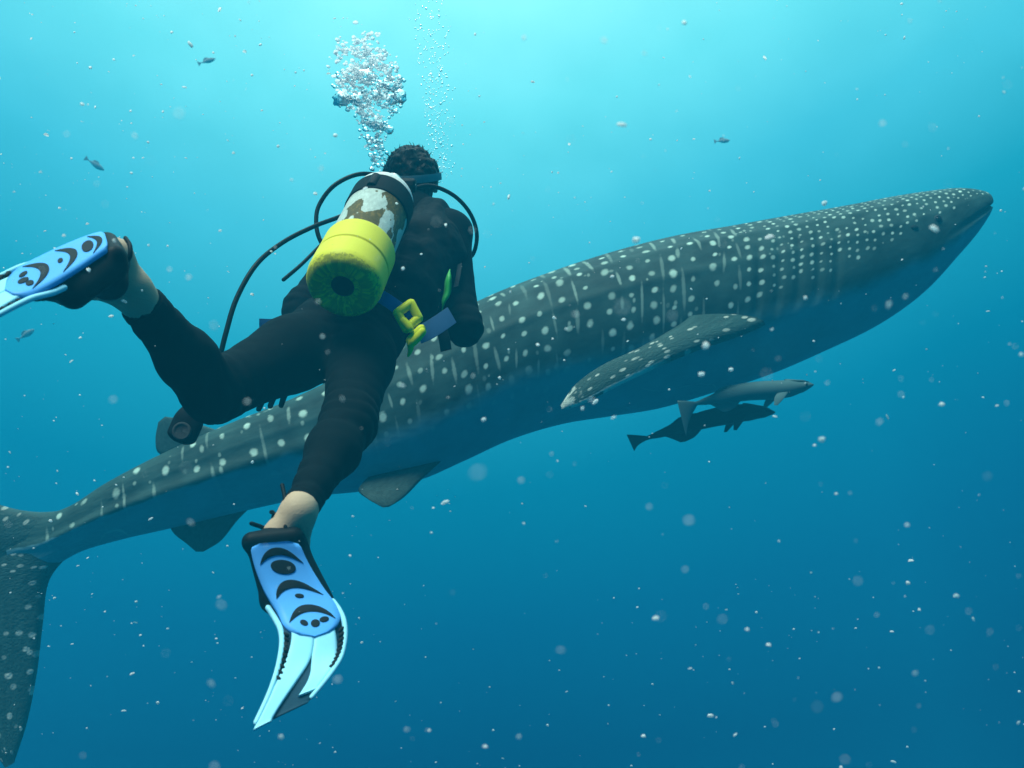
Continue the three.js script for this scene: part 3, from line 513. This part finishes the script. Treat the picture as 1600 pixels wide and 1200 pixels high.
// ---------- weight belt ----------
const belt = thing('weight_belt', V(-0.3144, -5.599, -2.0144), 'blue webbing belt with two bright yellow buckles at the diver\'s right hip', 'belt');
{
  const wv = V(-0.45, -0.75, -0.2);
  obj('webbing', ribbon([V(-0.42, -5.5507, -1.9923), V(-0.363, -5.5819, -1.9756), V(-0.323, -5.61, -1.9746), V(-0.288, -5.6367, -1.9842), V(-0.2571, -5.6634, -1.9996)], [V(0.4, 0.75, 0.4), V(0.45, 0.75, 0.4), V(0.57, 0.71, 0.41), V(0.6, 0.69, 0.4), V(0.6, 0.69, 0.4)], 0.036, 0.004), M.webBlue, belt);
  obj('loose_strap', ribbon([V(-0.2558, -5.6762, -2.0301), V(-0.2291, -5.6602, -2.0324), V(-0.1995, -5.6325, -2.0395), V(-0.1665, -5.5943, -2.0521)], [V(-0.45, 0.77, 0.45), V(-0.5, 0.75, 0.43), V(-0.53, 0.736, 0.425), V(-0.5, 0.75, 0.43)], 0.05, 0.003), M.webPale, belt);
  // buckle: four rounded bars round an opening
  const frame = (a, b, c, d, r) => { const q = [a, b, c, d]; return mergeGeometries(q.map((p, i) => tube([p, L(p, q[(i + 1) % 4], 0.5), q[(i + 1) % 4]], r, { steps: 6, sides: 12 }))); };
  const bk = obj('buckle', frame(V(-0.3043, -5.6466, -1.9668), V(-0.2703, -5.6158, -1.9664), V(-0.2498, -5.6499, -1.986), V(-0.2805, -5.6834, -1.988), 0.0125), M.buckle, belt);
  obj('buckle_bar', tube([V(-0.2884, -5.6671, -1.9728), V(-0.2759, -5.6816, -1.9755), V(-0.2709, -5.6889, -1.9797)], 0.011, { steps: 6 }), M.buckle, bk);
  obj('buckle', mergeGeometries([tube([V(-0.2703, -5.7099, -2.0033), V(-0.2567, -5.6966, -1.9957), V(-0.2419, -5.6806, -1.9922)], 0.0125, { steps: 8 }), tube([V(-0.2646, -5.717, -2.0017), V(-0.2511, -5.7053, -1.9949), V(-0.2397, -5.6893, -1.9914)], 0.0125, { steps: 8 }), tube([V(-0.2692, -5.716, -2.0127), V(-0.272, -5.7255, -2.0297), V(-0.2783, -5.732, -2.045)], 0.0105, { taper: 0.35, steps: 8 })]), M.buckle, belt);
  obj('strap_end', ribbon([V(-0.594, -5.5716, -2.0852), V(-0.6286, -5.5984, -2.0776), V(-0.659, -5.6189, -2.0663), V(-0.6969, -5.6244, -2.0579)], [V(0.2, 0.85, 0.5), V(0.15, 0.86, 0.5), V(0.05, 0.87, 0.5), V(0, 0.8, 0.5)], 0.036, 0.003), M.webPale, belt);
}

// ---------- regulator set ----------
const fs = tankAt(1.13).addScaledVector(backDir, -0.03);
const regulator = thing('regulator_set', fs, 'black regulator hoses arching from the tank valve with a gauge console hanging below', 'regulator');
{
  obj('first_stage', turned(fs.clone().addScaledVector(backDir, 0.02), fs.clone().addScaledVector(backDir, -0.075), [[0, 0.001], [0, 0.022], [0.4, 0.022], [0.42, 0.028], [0.9, 0.028], [1, 0.02], [1, 0.001]], 24), M.chrome, regulator);
  obj('hose', tube([V(-0.3636, -5.0216, -2.1602), V(-0.4002, -5.0196, -2.1244), V(-0.476, -5.0319, -2.0969), V(-0.552, -5.0769, -2.0998), V(-0.5954, -5.1454, -2.1162), V(-0.5989, -5.1978, -2.1234), V(-0.5867, -5.253, -2.1322), V(-0.5595, -5.2951, -2.1564), V(-0.5246, -5.3371, -2.1807)], 0.0068, { steps: 80 }), M.hose, regulator);
  obj('hose', tube([V(-0.3729, -5.0047, -2.1966), V(-0.4564, -5.0846, -2.1735), V(-0.5283, -5.1727, -2.132), V(-0.589, -5.2652, -2.0699), V(-0.6557, -5.378, -2.008), V(-0.7029, -5.487, -1.967), V(-0.7389, -5.604, -1.9653), V(-0.7535, -5.7032, -1.9764), V(-0.7655, -5.775, -1.9947), V(-0.7871, -5.8472, -2.0133), V(-0.8286, -5.8974, -2.0423)], 0.0068, { steps: 100 }), M.hose, regulator);
  obj('hose', tube([V(-0.3337, -4.9909, -2.2118), V(-0.2772, -4.9662, -2.2206), V(-0.2283, -4.9634, -2.2421), V(-0.1782, -4.984, -2.2655), V(-0.1362, -5.0233, -2.2998), V(-0.1175, -5.0703, -2.3385), V(-0.1243, -5.1103, -2.3731), V(-0.154, -5.0828, -2.4496), V(-0.253, -4.8721, -2.4896), V(-0.328, -4.7757, -2.5032)], 0.0068, { steps: 90 }), M.hose, regulator);
  obj('inflator_hose', tube([V(-0.5513, -5.282, -2.1027), V(-0.5689, -5.3464, -2.0706), V(-0.6081, -5.4132, -2.063), V(-0.6502, -5.4679, -2.0599)], 0.0046, { taper: 1.25 }), M.hose, regulator);
  const ca = V(-0.8153, -5.8802, -2.0324), cb = V(-0.8543, -5.978, -2.0658);   // gauge console: flat capsule with a round dial
  const ax = cb.clone().sub(ca), Ln = ax.length(); ax.normalize(); const toEye = V(0.12, -0.25, 1); toEye.addScaledVector(ax, -toEye.dot(ax)).normalize(); const sd = ax.clone().cross(toEye).normalize(), rows = [];
  for (let i = 0; i <= 30; i++) { const t = i / 30, w = 0.03 * Math.sqrt(Math.max(0.02, 1 - Math.abs((t - 0.62) / 0.64) ** 4)) * mix(0.62, 1.12, smooth(0, 0.55, t)) * (t > 0.85 ? Math.sqrt(Math.max(0.02, 1 - ((t - 0.85) / 0.16) ** 2)) : 1); rows.push(Array.from({ length: 28 }, (_, j) => { const a = j / 28 * Math.PI * 2; return ca.clone().addScaledVector(ax, t * Ln * 1.12 - 0.01).addScaledVector(sd, Math.cos(a) * w * 1.15).addScaledVector(toEye, Math.sign(Math.sin(a)) * Math.abs(Math.sin(a)) ** 0.7 * w * 0.5); })); }
  const con = obj('gauge_console', skin(rows, { around: true, caps: true }), M.rubber, regulator);
  const dc = ca.clone().addScaledVector(ax, Ln * 0.76).addScaledVector(toEye, 0.0145); obj('dial', turned(dc.clone(), dc.clone().addScaledVector(toEye, 0.006), [[0, 0.024], [0.6, 0.024], [1, 0.021], [1, 0.018], [0.7, 0.017], [0.7, 0.001]], 28), M.neopreneGrey, con);
  const sc = onHead(0.125, -0.055, 0); obj('second_stage', turned(sc.clone().addScaledVector(faceDir, -0.03), sc.clone().addScaledVector(faceDir, 0.035), [[0, 0.001], [0, 0.016], [0.3, 0.02], [0.35, 0.034], [0.8, 0.036], [1, 0.028], [1, 0.001]], 28), M.rubber, regulator);
}
// ---------- dive mask ----------
{
  const mk = thing('dive_mask', onHead(0.07, 0.01, 0), 'dark dive mask on the diver\'s face, its pale strap crossing the dark hair', 'dive mask');
  const ring = (f, u, w, h) => Array.from({ length: 32 }, (_, j) => { const a = j / 32 * Math.PI * 2, c = Math.cos(a), s = Math.sin(a), n = (Math.abs(c) ** 3 + Math.abs(s) ** 3) ** (-1 / 3); return onHead(f - 0.02 * c * c * n * n, u + h * s * n, w * c * n); });
  obj('skirt', skin([ring(0.07, 0.015, 0.075, 0.05), ring(0.095, 0.015, 0.08, 0.052), ring(0.12, 0.018, 0.078, 0.05), ring(0.124, 0.018, 0.07, 0.043), ring(0.11, 0.018, 0.066, 0.04)], { around: true }), M.rubber, mk);
  const rg = ring(0.117, 0.018, 0.068, 0.041), c = onHead(0.117, 0.018, 0); obj('lens', skin([rg, rg.map((p) => p.clone().lerp(c, 0.97))], { around: true }), M.glass, mk);
  const pts = [], wd = []; for (let i = 0; i <= 16; i++) { const a = mix(-1.15, 1.15, i / 16) + Math.PI; pts.push(onHead(-0.02 + Math.cos(a) * 0.118, 0.03 + 0.01 * Math.cos(a), Math.sin(a) * 0.112)); wd.push(headUp.clone()); }
  obj('strap', ribbon(pts, wd, 0.026, 0.004, 40), std(rgb(0.3, 0.36, 0.36), 0.5), mk);
}

// ---------- swim fins ----------
function swimFin(label, rowsLR, flip, foot, strapEnds) {
  const lc = catmull(rowsLR.map((r) => r[0])), rc = catmull(rowsLR.map((r) => r[1]));
  const base = (u, v) => lc.getPoint(clamp(v)).lerp(rc.getPoint(clamp(v)), u);
  const nrm = (u, v) => { const du = base(u + 0.02, v).sub(base(u - 0.02, v)), dv = base(u, Math.min(1, v + 0.02)).sub(base(u, Math.max(0, v - 0.02))); return du.cross(dv).normalize().multiplyScalar(flip); };
  const at = (u, v, h) => base(u, v).addScaledVector(nrm(u, v), h);
  const slab = (u0, u1, v0, v1, h0, h1, nv = 30, nu = 8) => {
    const rows = [];
    for (let i = 0; i <= nv; i++) {
      const v = mix(v0, v1, i / nv), a = u0(v), b = u1(v), row = [];
      for (let j = 0; j <= nu; j++) row.push(at(mix(a, b, j / nu), v, h1 - (j === 0 || j === nu ? Math.min(0.0012, (h1 - h0) / 3) : 0)));
      for (let j = nu; j >= 0; j--) row.push(at(mix(a, b, j / nu), v, h0));
      rows.push(row);
    }
    const g = skin(rows, { around: true, caps: true }); if (flip < 0) { const ix = g.index.array; for (let i = 0; i < ix.length; i += 3) { const t = ix[i]; ix[i] = ix[i + 1]; ix[i + 1] = t; } g.computeVertexNormals(); }
    return g;
  };
  const fin = thing('swim_fin', base(0.5, 0), label, 'swim fin', 'swim fins on the diver\'s feet');
  const round = (v, v0, v1, w) => { const t = (v - v0) / (v1 - v0); return w * Math.sqrt(Math.max(0, 1 - (t > 0.78 ? ((t - 0.78) / 0.22) ** 2 : t < 0.06 ? ((0.06 - t) / 0.075) ** 2 : 0))); };
  const sole = obj('sole_plate', slab((v) => 0.5 - round(v, 0.02, 0.6, 0.45), (v) => 0.5 + round(v, 0.02, 0.6, 0.45), 0.02, 0.6, -0.004, 0.007), M.soleBlue, fin);
  const bl = obj('blade', slab((v) => 0.02, (v) => 0.98, 0.45, 0.985, -0.006, -0.002), M.membrane, fin);
  // pale prongs spread from the middle of the blade
  const k = (v) => smooth(0.66, 1, v);
  obj('prong', slab((v) => mix(0.16, 0.03, smooth(0.5, 0.95, v)), (v) => v < 0.68 ? 0.5 : 0.5 - 0.16 * smooth(0.68, 0.98, v), 0.5, 1, -0.002, 0.004), M.bladeWhite, bl);
  obj('prong', slab((v) => v < 0.68 ? 0.5 : 0.5 + 0.13 * smooth(0.68, 0.9, v), (v) => mix(0.82, 0.96, smooth(0.5, 0.85, v)), 0.5, 0.93, -0.002, 0.004), M.bladeWhite, bl);
  for (const u of [0.0, 1.0]) {
    const pts = []; for (let i = 0; i <= 12; i++) pts.push(at(u, mix(0.36, 0.97, i / 12), -0.012 + 0.013 * smooth(0, 0.3, i / 12)));
    const rail = obj('side_rail', tube(pts, 0.0058, { steps: 50, taper: 0.7 }), M.bladeWhite, fin);
    const teeth = []; for (let i = 0; i < 9; i++) { const v = mix(0.56, 0.8, i / 8), s = u ? -1 : 1; teeth.push(tube([at(u + s * 0.035, v, 0.002), at(u + s * 0.06, v + 0.006, 0.003), at(u + s * 0.085, v + 0.012, 0.002)], 0.004, { steps: 3, sides: 6 })); }
    obj('rail_rib', mergeGeometries(teeth), M.print, rail);
  }
  // printed marks on the sole: crescents, disc, dots and a small sun of strokes
  const mark = (poly) => {
    const pts = poly.map(([a, b]) => new THREE.Vector2(a, b)), tri = THREE.ShapeUtils.triangulateShape(pts, []), pos = [], idx = [], n = poly.length;
    for (const h of [0.0085, 0.0065]) for (const [a, b] of poly) { const p = at(a, b, h); pos.push(p.x, p.y, p.z); }
    for (const [a, b, c] of tri) idx.push(a, b, c, n + a, n + c, n + b);
    for (let i = 0; i < n; i++) { const q = (i + 1) % n; idx.push(i, n + i, q, q, n + i, n + q); }
    obj('printed_mark', makeGeometry(pos, idx), M.print, sole);
  };
  const sv = 0.2;   // across to along: keeps discs round
  const oval = (u, v, a, b, tl = 0) => Array.from({ length: 28 }, (_, i) => { const t = i / 28 * Math.PI * 2, x = Math.cos(t) * a, y = Math.sin(t) * b; return [u + x * Math.cos(tl) - y * Math.sin(tl), v + (x * Math.sin(tl) + y * Math.cos(tl)) * sv]; });
  const crescent = (u, v, r, bow, th) => { const o = []; for (let i = 0; i <= 16; i++) { const t = i / 16 * 2 - 1; o.push([u + t * r, v + (bow * t * t - th * (1 - t ** 4)) * sv]); } for (let i = 15; i >= 1; i--) { const t = i / 16 * 2 - 1; o.push([u + t * r * 0.97, v + (bow * t * t + th * 0.35 * (1 - t * t)) * sv]); } return o; };
  mark(crescent(0.5, 0.085, 0.36, 0.32, 0.17)); mark(oval(0.5, 0.165, 0.2, 0.2)); mark(crescent(0.5, 0.27, 0.36, 0.36, 0.17)); mark(oval(0.5, 0.335, 0.065, 0.07)); mark(crescent(0.5, 0.43, 0.36, 0.36, 0.17));
  mark(oval(0.36, 0.512, 0.055, 0.1, -0.2)); mark(oval(0.53, 0.522, 0.07, 0.12, 0.1)); mark(oval(0.68, 0.502, 0.07, 0.09, 0.5)); 
  // foot pocket behind the sole
  const pb = []; const [h0, t0, a0] = foot; for (const u of [0.18, 0.5, 0.82]) { pb.push([at(u, 0.02, -0.03), at(u, 0.3, -0.034), 0.02, 0.022], [at(u, 0.3, -0.034), at(u, 0.5, -0.014), 0.022, 0.007]); }
  pb.push([at(0.5, 0.0, -0.046), at(0.5, 0.3, -0.056), 0.03, 0.036], [at(0.5, 0.3, -0.056), at(0.5, 0.46, -0.03), 0.034, 0.015], [at(0.1, -0.015, -0.018), at(0.9, -0.015, -0.018), 0.02, 0.02], [at(0.62, 0.1, -0.055), L(at(0.6, 0.15, -0.055), a0, 0.35), 0.036, 0.038], [at(0.82, 0.02, -0.04), at(0.92, 0.32, -0.042), 0.024, 0.026]);
  const f0 = bonesField(pb, 0.014), pl = at(0.5, 0.25, 0.0), pn = nrm(0.5, 0.25);
  obj('foot_pocket', surface((x, y, z) => Math.max(f0(x, y, z), -1), ...boundsOf(pb, 0.03), 0.005), M.rubber, fin);
  for (const s of strapEnds) obj('heel_strap', tube(s, 0.0045, { steps: 14 }), M.rubber, fin);
}
swimFin('pale blue swim fin with black marks on its sole, hanging below the bent right leg',
  [[V(-0.5217, -6.3878, -1.6788), V(-0.4245, -6.3685, -1.7023)], [V(-0.51, -6.4303, -1.6918), V(-0.4027, -6.4128, -1.7279)], [V(-0.4858, -6.4813, -1.7039), V(-0.37, -6.4601, -1.7437)], [V(-0.4519, -6.5279, -1.702), V(-0.3382, -6.5011, -1.7442)], [V(-0.4294, -6.5731, -1.6819), V(-0.3225, -6.547, -1.7361)], [V(-0.4212, -6.6249, -1.6541), V(-0.3211, -6.5962, -1.7183)], [V(-0.4212, -6.6832, -1.6184), V(-0.3295, -6.6408, -1.6747)], [V(-0.4332, -6.7555, -1.5793), V(-0.3588, -6.7025, -1.6296)]],
  -1, [J.heelR, J.toeR, J.ankleR], [[V(-0.5233, -6.3427, -1.699), V(-0.5107, -6.3436, -1.711), V(-0.494, -6.3444, -1.7231), V(-0.4863, -6.3137, -1.7168), V(-0.4888, -6.3152, -1.7062)], [V(-0.477, -6.2518, -1.7158), V(-0.4666, -6.2826, -1.7105), V(-0.4628, -6.3152, -1.7062), V(-0.4551, -6.3494, -1.7028)]]);
swimFin('white swim fin with black marks on its sole, on the raised left foot',
  [[V(-0.8106, -5.8415, -1.398), V(-0.7634, -5.9207, -1.3514)], [V(-0.83, -5.876, -1.3718), V(-0.7754, -5.9646, -1.3306)], [V(-0.85, -5.9229, -1.3411), V(-0.7892, -6.0176, -1.3034)], [V(-0.8745, -5.9749, -1.3134), V(-0.8097, -6.0713, -1.2767)], [V(-0.9029, -6.0298, -1.2874), V(-0.8305, -6.1292, -1.2408)], [V(-0.9355, -6.086, -1.2621), V(-0.8596, -6.1925, -1.2081)], [V(-0.9643, -6.1433, -1.2374), V(-0.892, -6.2524, -1.1849)], [V(-0.9907, -6.1977, -1.2227), V(-0.9229, -6.3116, -1.1729)]],
  -1, [J.heelL, J.toeL, J.ankleL], [[V(-0.7679, -5.859, -1.3966), V(-0.7505, -5.8848, -1.3884), V(-0.7462, -5.9085, -1.3905), V(-0.7618, -5.9153, -1.406), V(-0.7832, -5.8942, -1.4169)], [V(-0.7817, -5.8761, -1.545), V(-0.7695, -5.889, -1.5409), V(-0.7709, -5.8925, -1.5545)]]);

// ---------- exhaled air ----------
const ball = new THREE.IcosahedronGeometry(1, 3), ballSmall = new THREE.IcosahedronGeometry(1, 1);
function blob(at, r, squash, rough, detail) {
  const g = (detail ? ball : ballSmall).clone(), p = g.attributes.position, o = rr(0, 90);
  for (let i = 0; i < p.count; i++) { const x = p.getX(i), y = p.getY(i), z = p.getZ(i), k = r * (1 + rough * (fbm(x * 1.6 + o, y * 1.6, z * 1.6, 3) - 0.5)); p.setXYZ(i, at.x + x * k, at.y + y * k * squash, at.z + z * k); }
  g.deleteAttribute('uv'); g.deleteAttribute('normal'); const t = mergeVertices(g, 1e-6), ix = t.index.array; for (let i = 0; i < ix.length; i += 3) { const q = ix[i]; ix[i] = ix[i + 1]; ix[i + 1] = q; } t.computeVertexNormals(); return t;
}
const airMat = new THREE.MeshPhysicalMaterial({ color: rgb(1, 1, 1), roughness: 0.3, transmission: 1, thickness: 0.01, ior: 1.333 })   // air inside, water outside: faces turned inward;
{
  const path = catmull([V(-0.4669, -4.7287, -2.4068), V(-0.4884, -4.6723, -2.3281), V(-0.4858, -4.6198, -2.2284), V(-0.4852, -4.5803, -2.1364), V(-0.4935, -4.5478, -2.083)]), parts = [];
  for (let i = 0; i < 380; i++) {
    const t = rnd() ** 0.7, c = path.getPoint(t), w = mix(0.035, 0.125, smooth(0.1, 0.8, t)) * (t > 0.88 ? 0.75 : 1), a = rr(0, 6.283), q = Math.sqrt(rnd()) * w;
    c.x += Math.cos(a) * q; c.z += Math.sin(a) * q * 0.6; c.y += rr(-0.02, 0.02) + (t > 0.6 ? -0.3 * Math.abs(Math.cos(a) * q) : 0);
    if (fbm(c.x * 18 + 5, c.y * 18, c.z * 18, 2) < 0.4) continue;
    const big = rnd() < mix(0.02, 0.07, t), r = big ? rr(0.014, 0.034) : rr(0.002, 0.0095);
    parts.push(blob(c, r, big ? 0.55 : 0.8, big ? 1.3 : 0.7, big));
  }
  const o = new THREE.Group(); o.name = 'exhaled_bubbles'; o.position.copy(V(-0.4669, -4.7287, -2.4068)); scene.add(o);
  obj('bubbles', mergeGeometries(parts), airMat, o);
  const froth = [];   // clouds of the tiniest bubbles, white like foam
  for (let i = 0; i < 1500; i++) {
    const t = rnd() ** 0.6, c = path.getPoint(t), w = mix(0.03, 0.12, smooth(0.1, 0.8, t)) * (t > 0.88 ? 0.75 : 1), a = rr(0, 6.283), q = Math.sqrt(rnd()) * w;
    c.x += Math.cos(a) * q; c.z += Math.sin(a) * q * 1.3 + 0.05; c.y += rr(-0.02, 0.02) + (t > 0.6 ? -0.3 * Math.abs(Math.cos(a) * q) : 0);
    if ((t < 0.42 && rnd() < 0.8) || fbm(c.x * 22, c.y * 22, c.z * 22, 2) < 0.44) continue;
    const r = rr(0.002, 0.0085), cap = new THREE.SphereGeometry(1, 10, 5, 0, Math.PI * 2, 0, 1.45); cap.scale(r * rr(0.8, 1.3), r * rr(0.5, 0.9), r); cap.rotateX(rr(-0.5, 0.5)); cap.rotateZ(rr(-0.5, 0.5)); cap.translate(c.x, c.y, c.z); froth.push(cap);   // thin domes of air film
  }
  obj('froth', mergeGeometries(froth), new THREE.MeshPhysicalMaterial({ color: rgb(0.99, 0.99, 0.99), roughness: 1, transmission: 0.7, thickness: 0 }), o);
  o.userData = { kind: 'stuff', label: 'white plume of exhaled air bubbles rising from the diver\'s head', category: 'bubbles' };
  const fine = [];
  for (let i = 0; i < 460; i++) { const t = rnd(), c = V(-0.2554, -4.7015, -2.4257).lerp(V(-0.2651, -4.5006, -1.9056), t), w = mix(0.05, 0.09, t); c.x += rr(-w, w) * rr(0.3, 1); c.z += rr(-0.12, 0.12); fine.push(blob(c, rr(0.0009, 0.0028) * (rnd() < 0.08 ? 1.7 : 1), rr(0.7, 1.6), 0.4, false)); }
  const q = new THREE.Mesh(mergeGeometries(fine), airMat); q.name = 'fine_bubbles'; q.castShadow = q.receiveShadow = true; scene.add(q);
  q.userData = { kind: 'stuff', label: 'thin column of tiny bubbles rising above the diver\'s dark hair', category: 'bubbles' };
}

// ---------- drifting particles ----------
{
  const flake = new THREE.SphereGeometry(1, 9, 5, 0, Math.PI * 2, 0, 1.7); { const p = flake.attributes.position; for (let i = 0; i < p.count; i++) { const x = p.getX(i), y = p.getY(i), z = p.getZ(i), k = 0.8 + 0.5 * hash3(Math.round(x * 50), Math.round(y * 50), Math.round(z * 50)); p.setXYZ(i, x * k, y * k, z * k); } flake.computeVertexNormals(); }
  const list = [], f = V(0, Math.sin(0.5236), -Math.cos(0.5236)), u = V(0, Math.cos(0.5236), Math.sin(0.5236));
  const add = (n, d0, d1, r0, r1) => { for (let i = 0; i < n; i++) { const d = Math.cbrt(mix(d0 ** 3, d1 ** 3, rnd())), k = rnd() ** 2.6, p = V(rr(-0.75, 0.75) * d, -7, 0).addScaledVector(u, rr(-0.58, 0.58) * d).addScaledVector(f, d), drift = fbm(p.x * 1.5 + 9, p.y * 1.5, p.z * 1.5, 2); if (drift > mix(0.42, 0.58, rnd())) list.push([p, mix(r0, r1, k)]); } };
  add(300, 0.25, 0.8, 0.0004, 0.0016); add(1900, 0.9, 2.4, 0.0006, 0.0042); add(1900, 2.4, 4.4, 0.0012, 0.006);
  const m = new THREE.InstancedMesh(flake, new THREE.MeshPhysicalMaterial({ color: rgb(0.95, 0.95, 0.92), roughness: 1, transmission: 0.65, thickness: 0 }), list.length), q = new THREE.Object3D();
  list.forEach(([p, r], i) => { q.position.copy(p); q.rotation.set(rr(-0.6, 0.6), rr(0, 6), rr(-0.6, 0.6)); const s = rnd() < 0.25 ? rr(1.4, 2.4) : 1; q.scale.set(r * s, r * rr(0.6, 1), r * rr(0.6, 1)); q.updateMatrix(); m.setMatrixAt(i, q.matrix); });
  m.name = 'drifting_particles'; m.castShadow = m.receiveShadow = true; scene.add(m);
  m.userData = { kind: 'stuff', label: 'pale plankton and specks drifting everywhere in the water', category: 'particles' };
}

renderer.render(scene, camera);
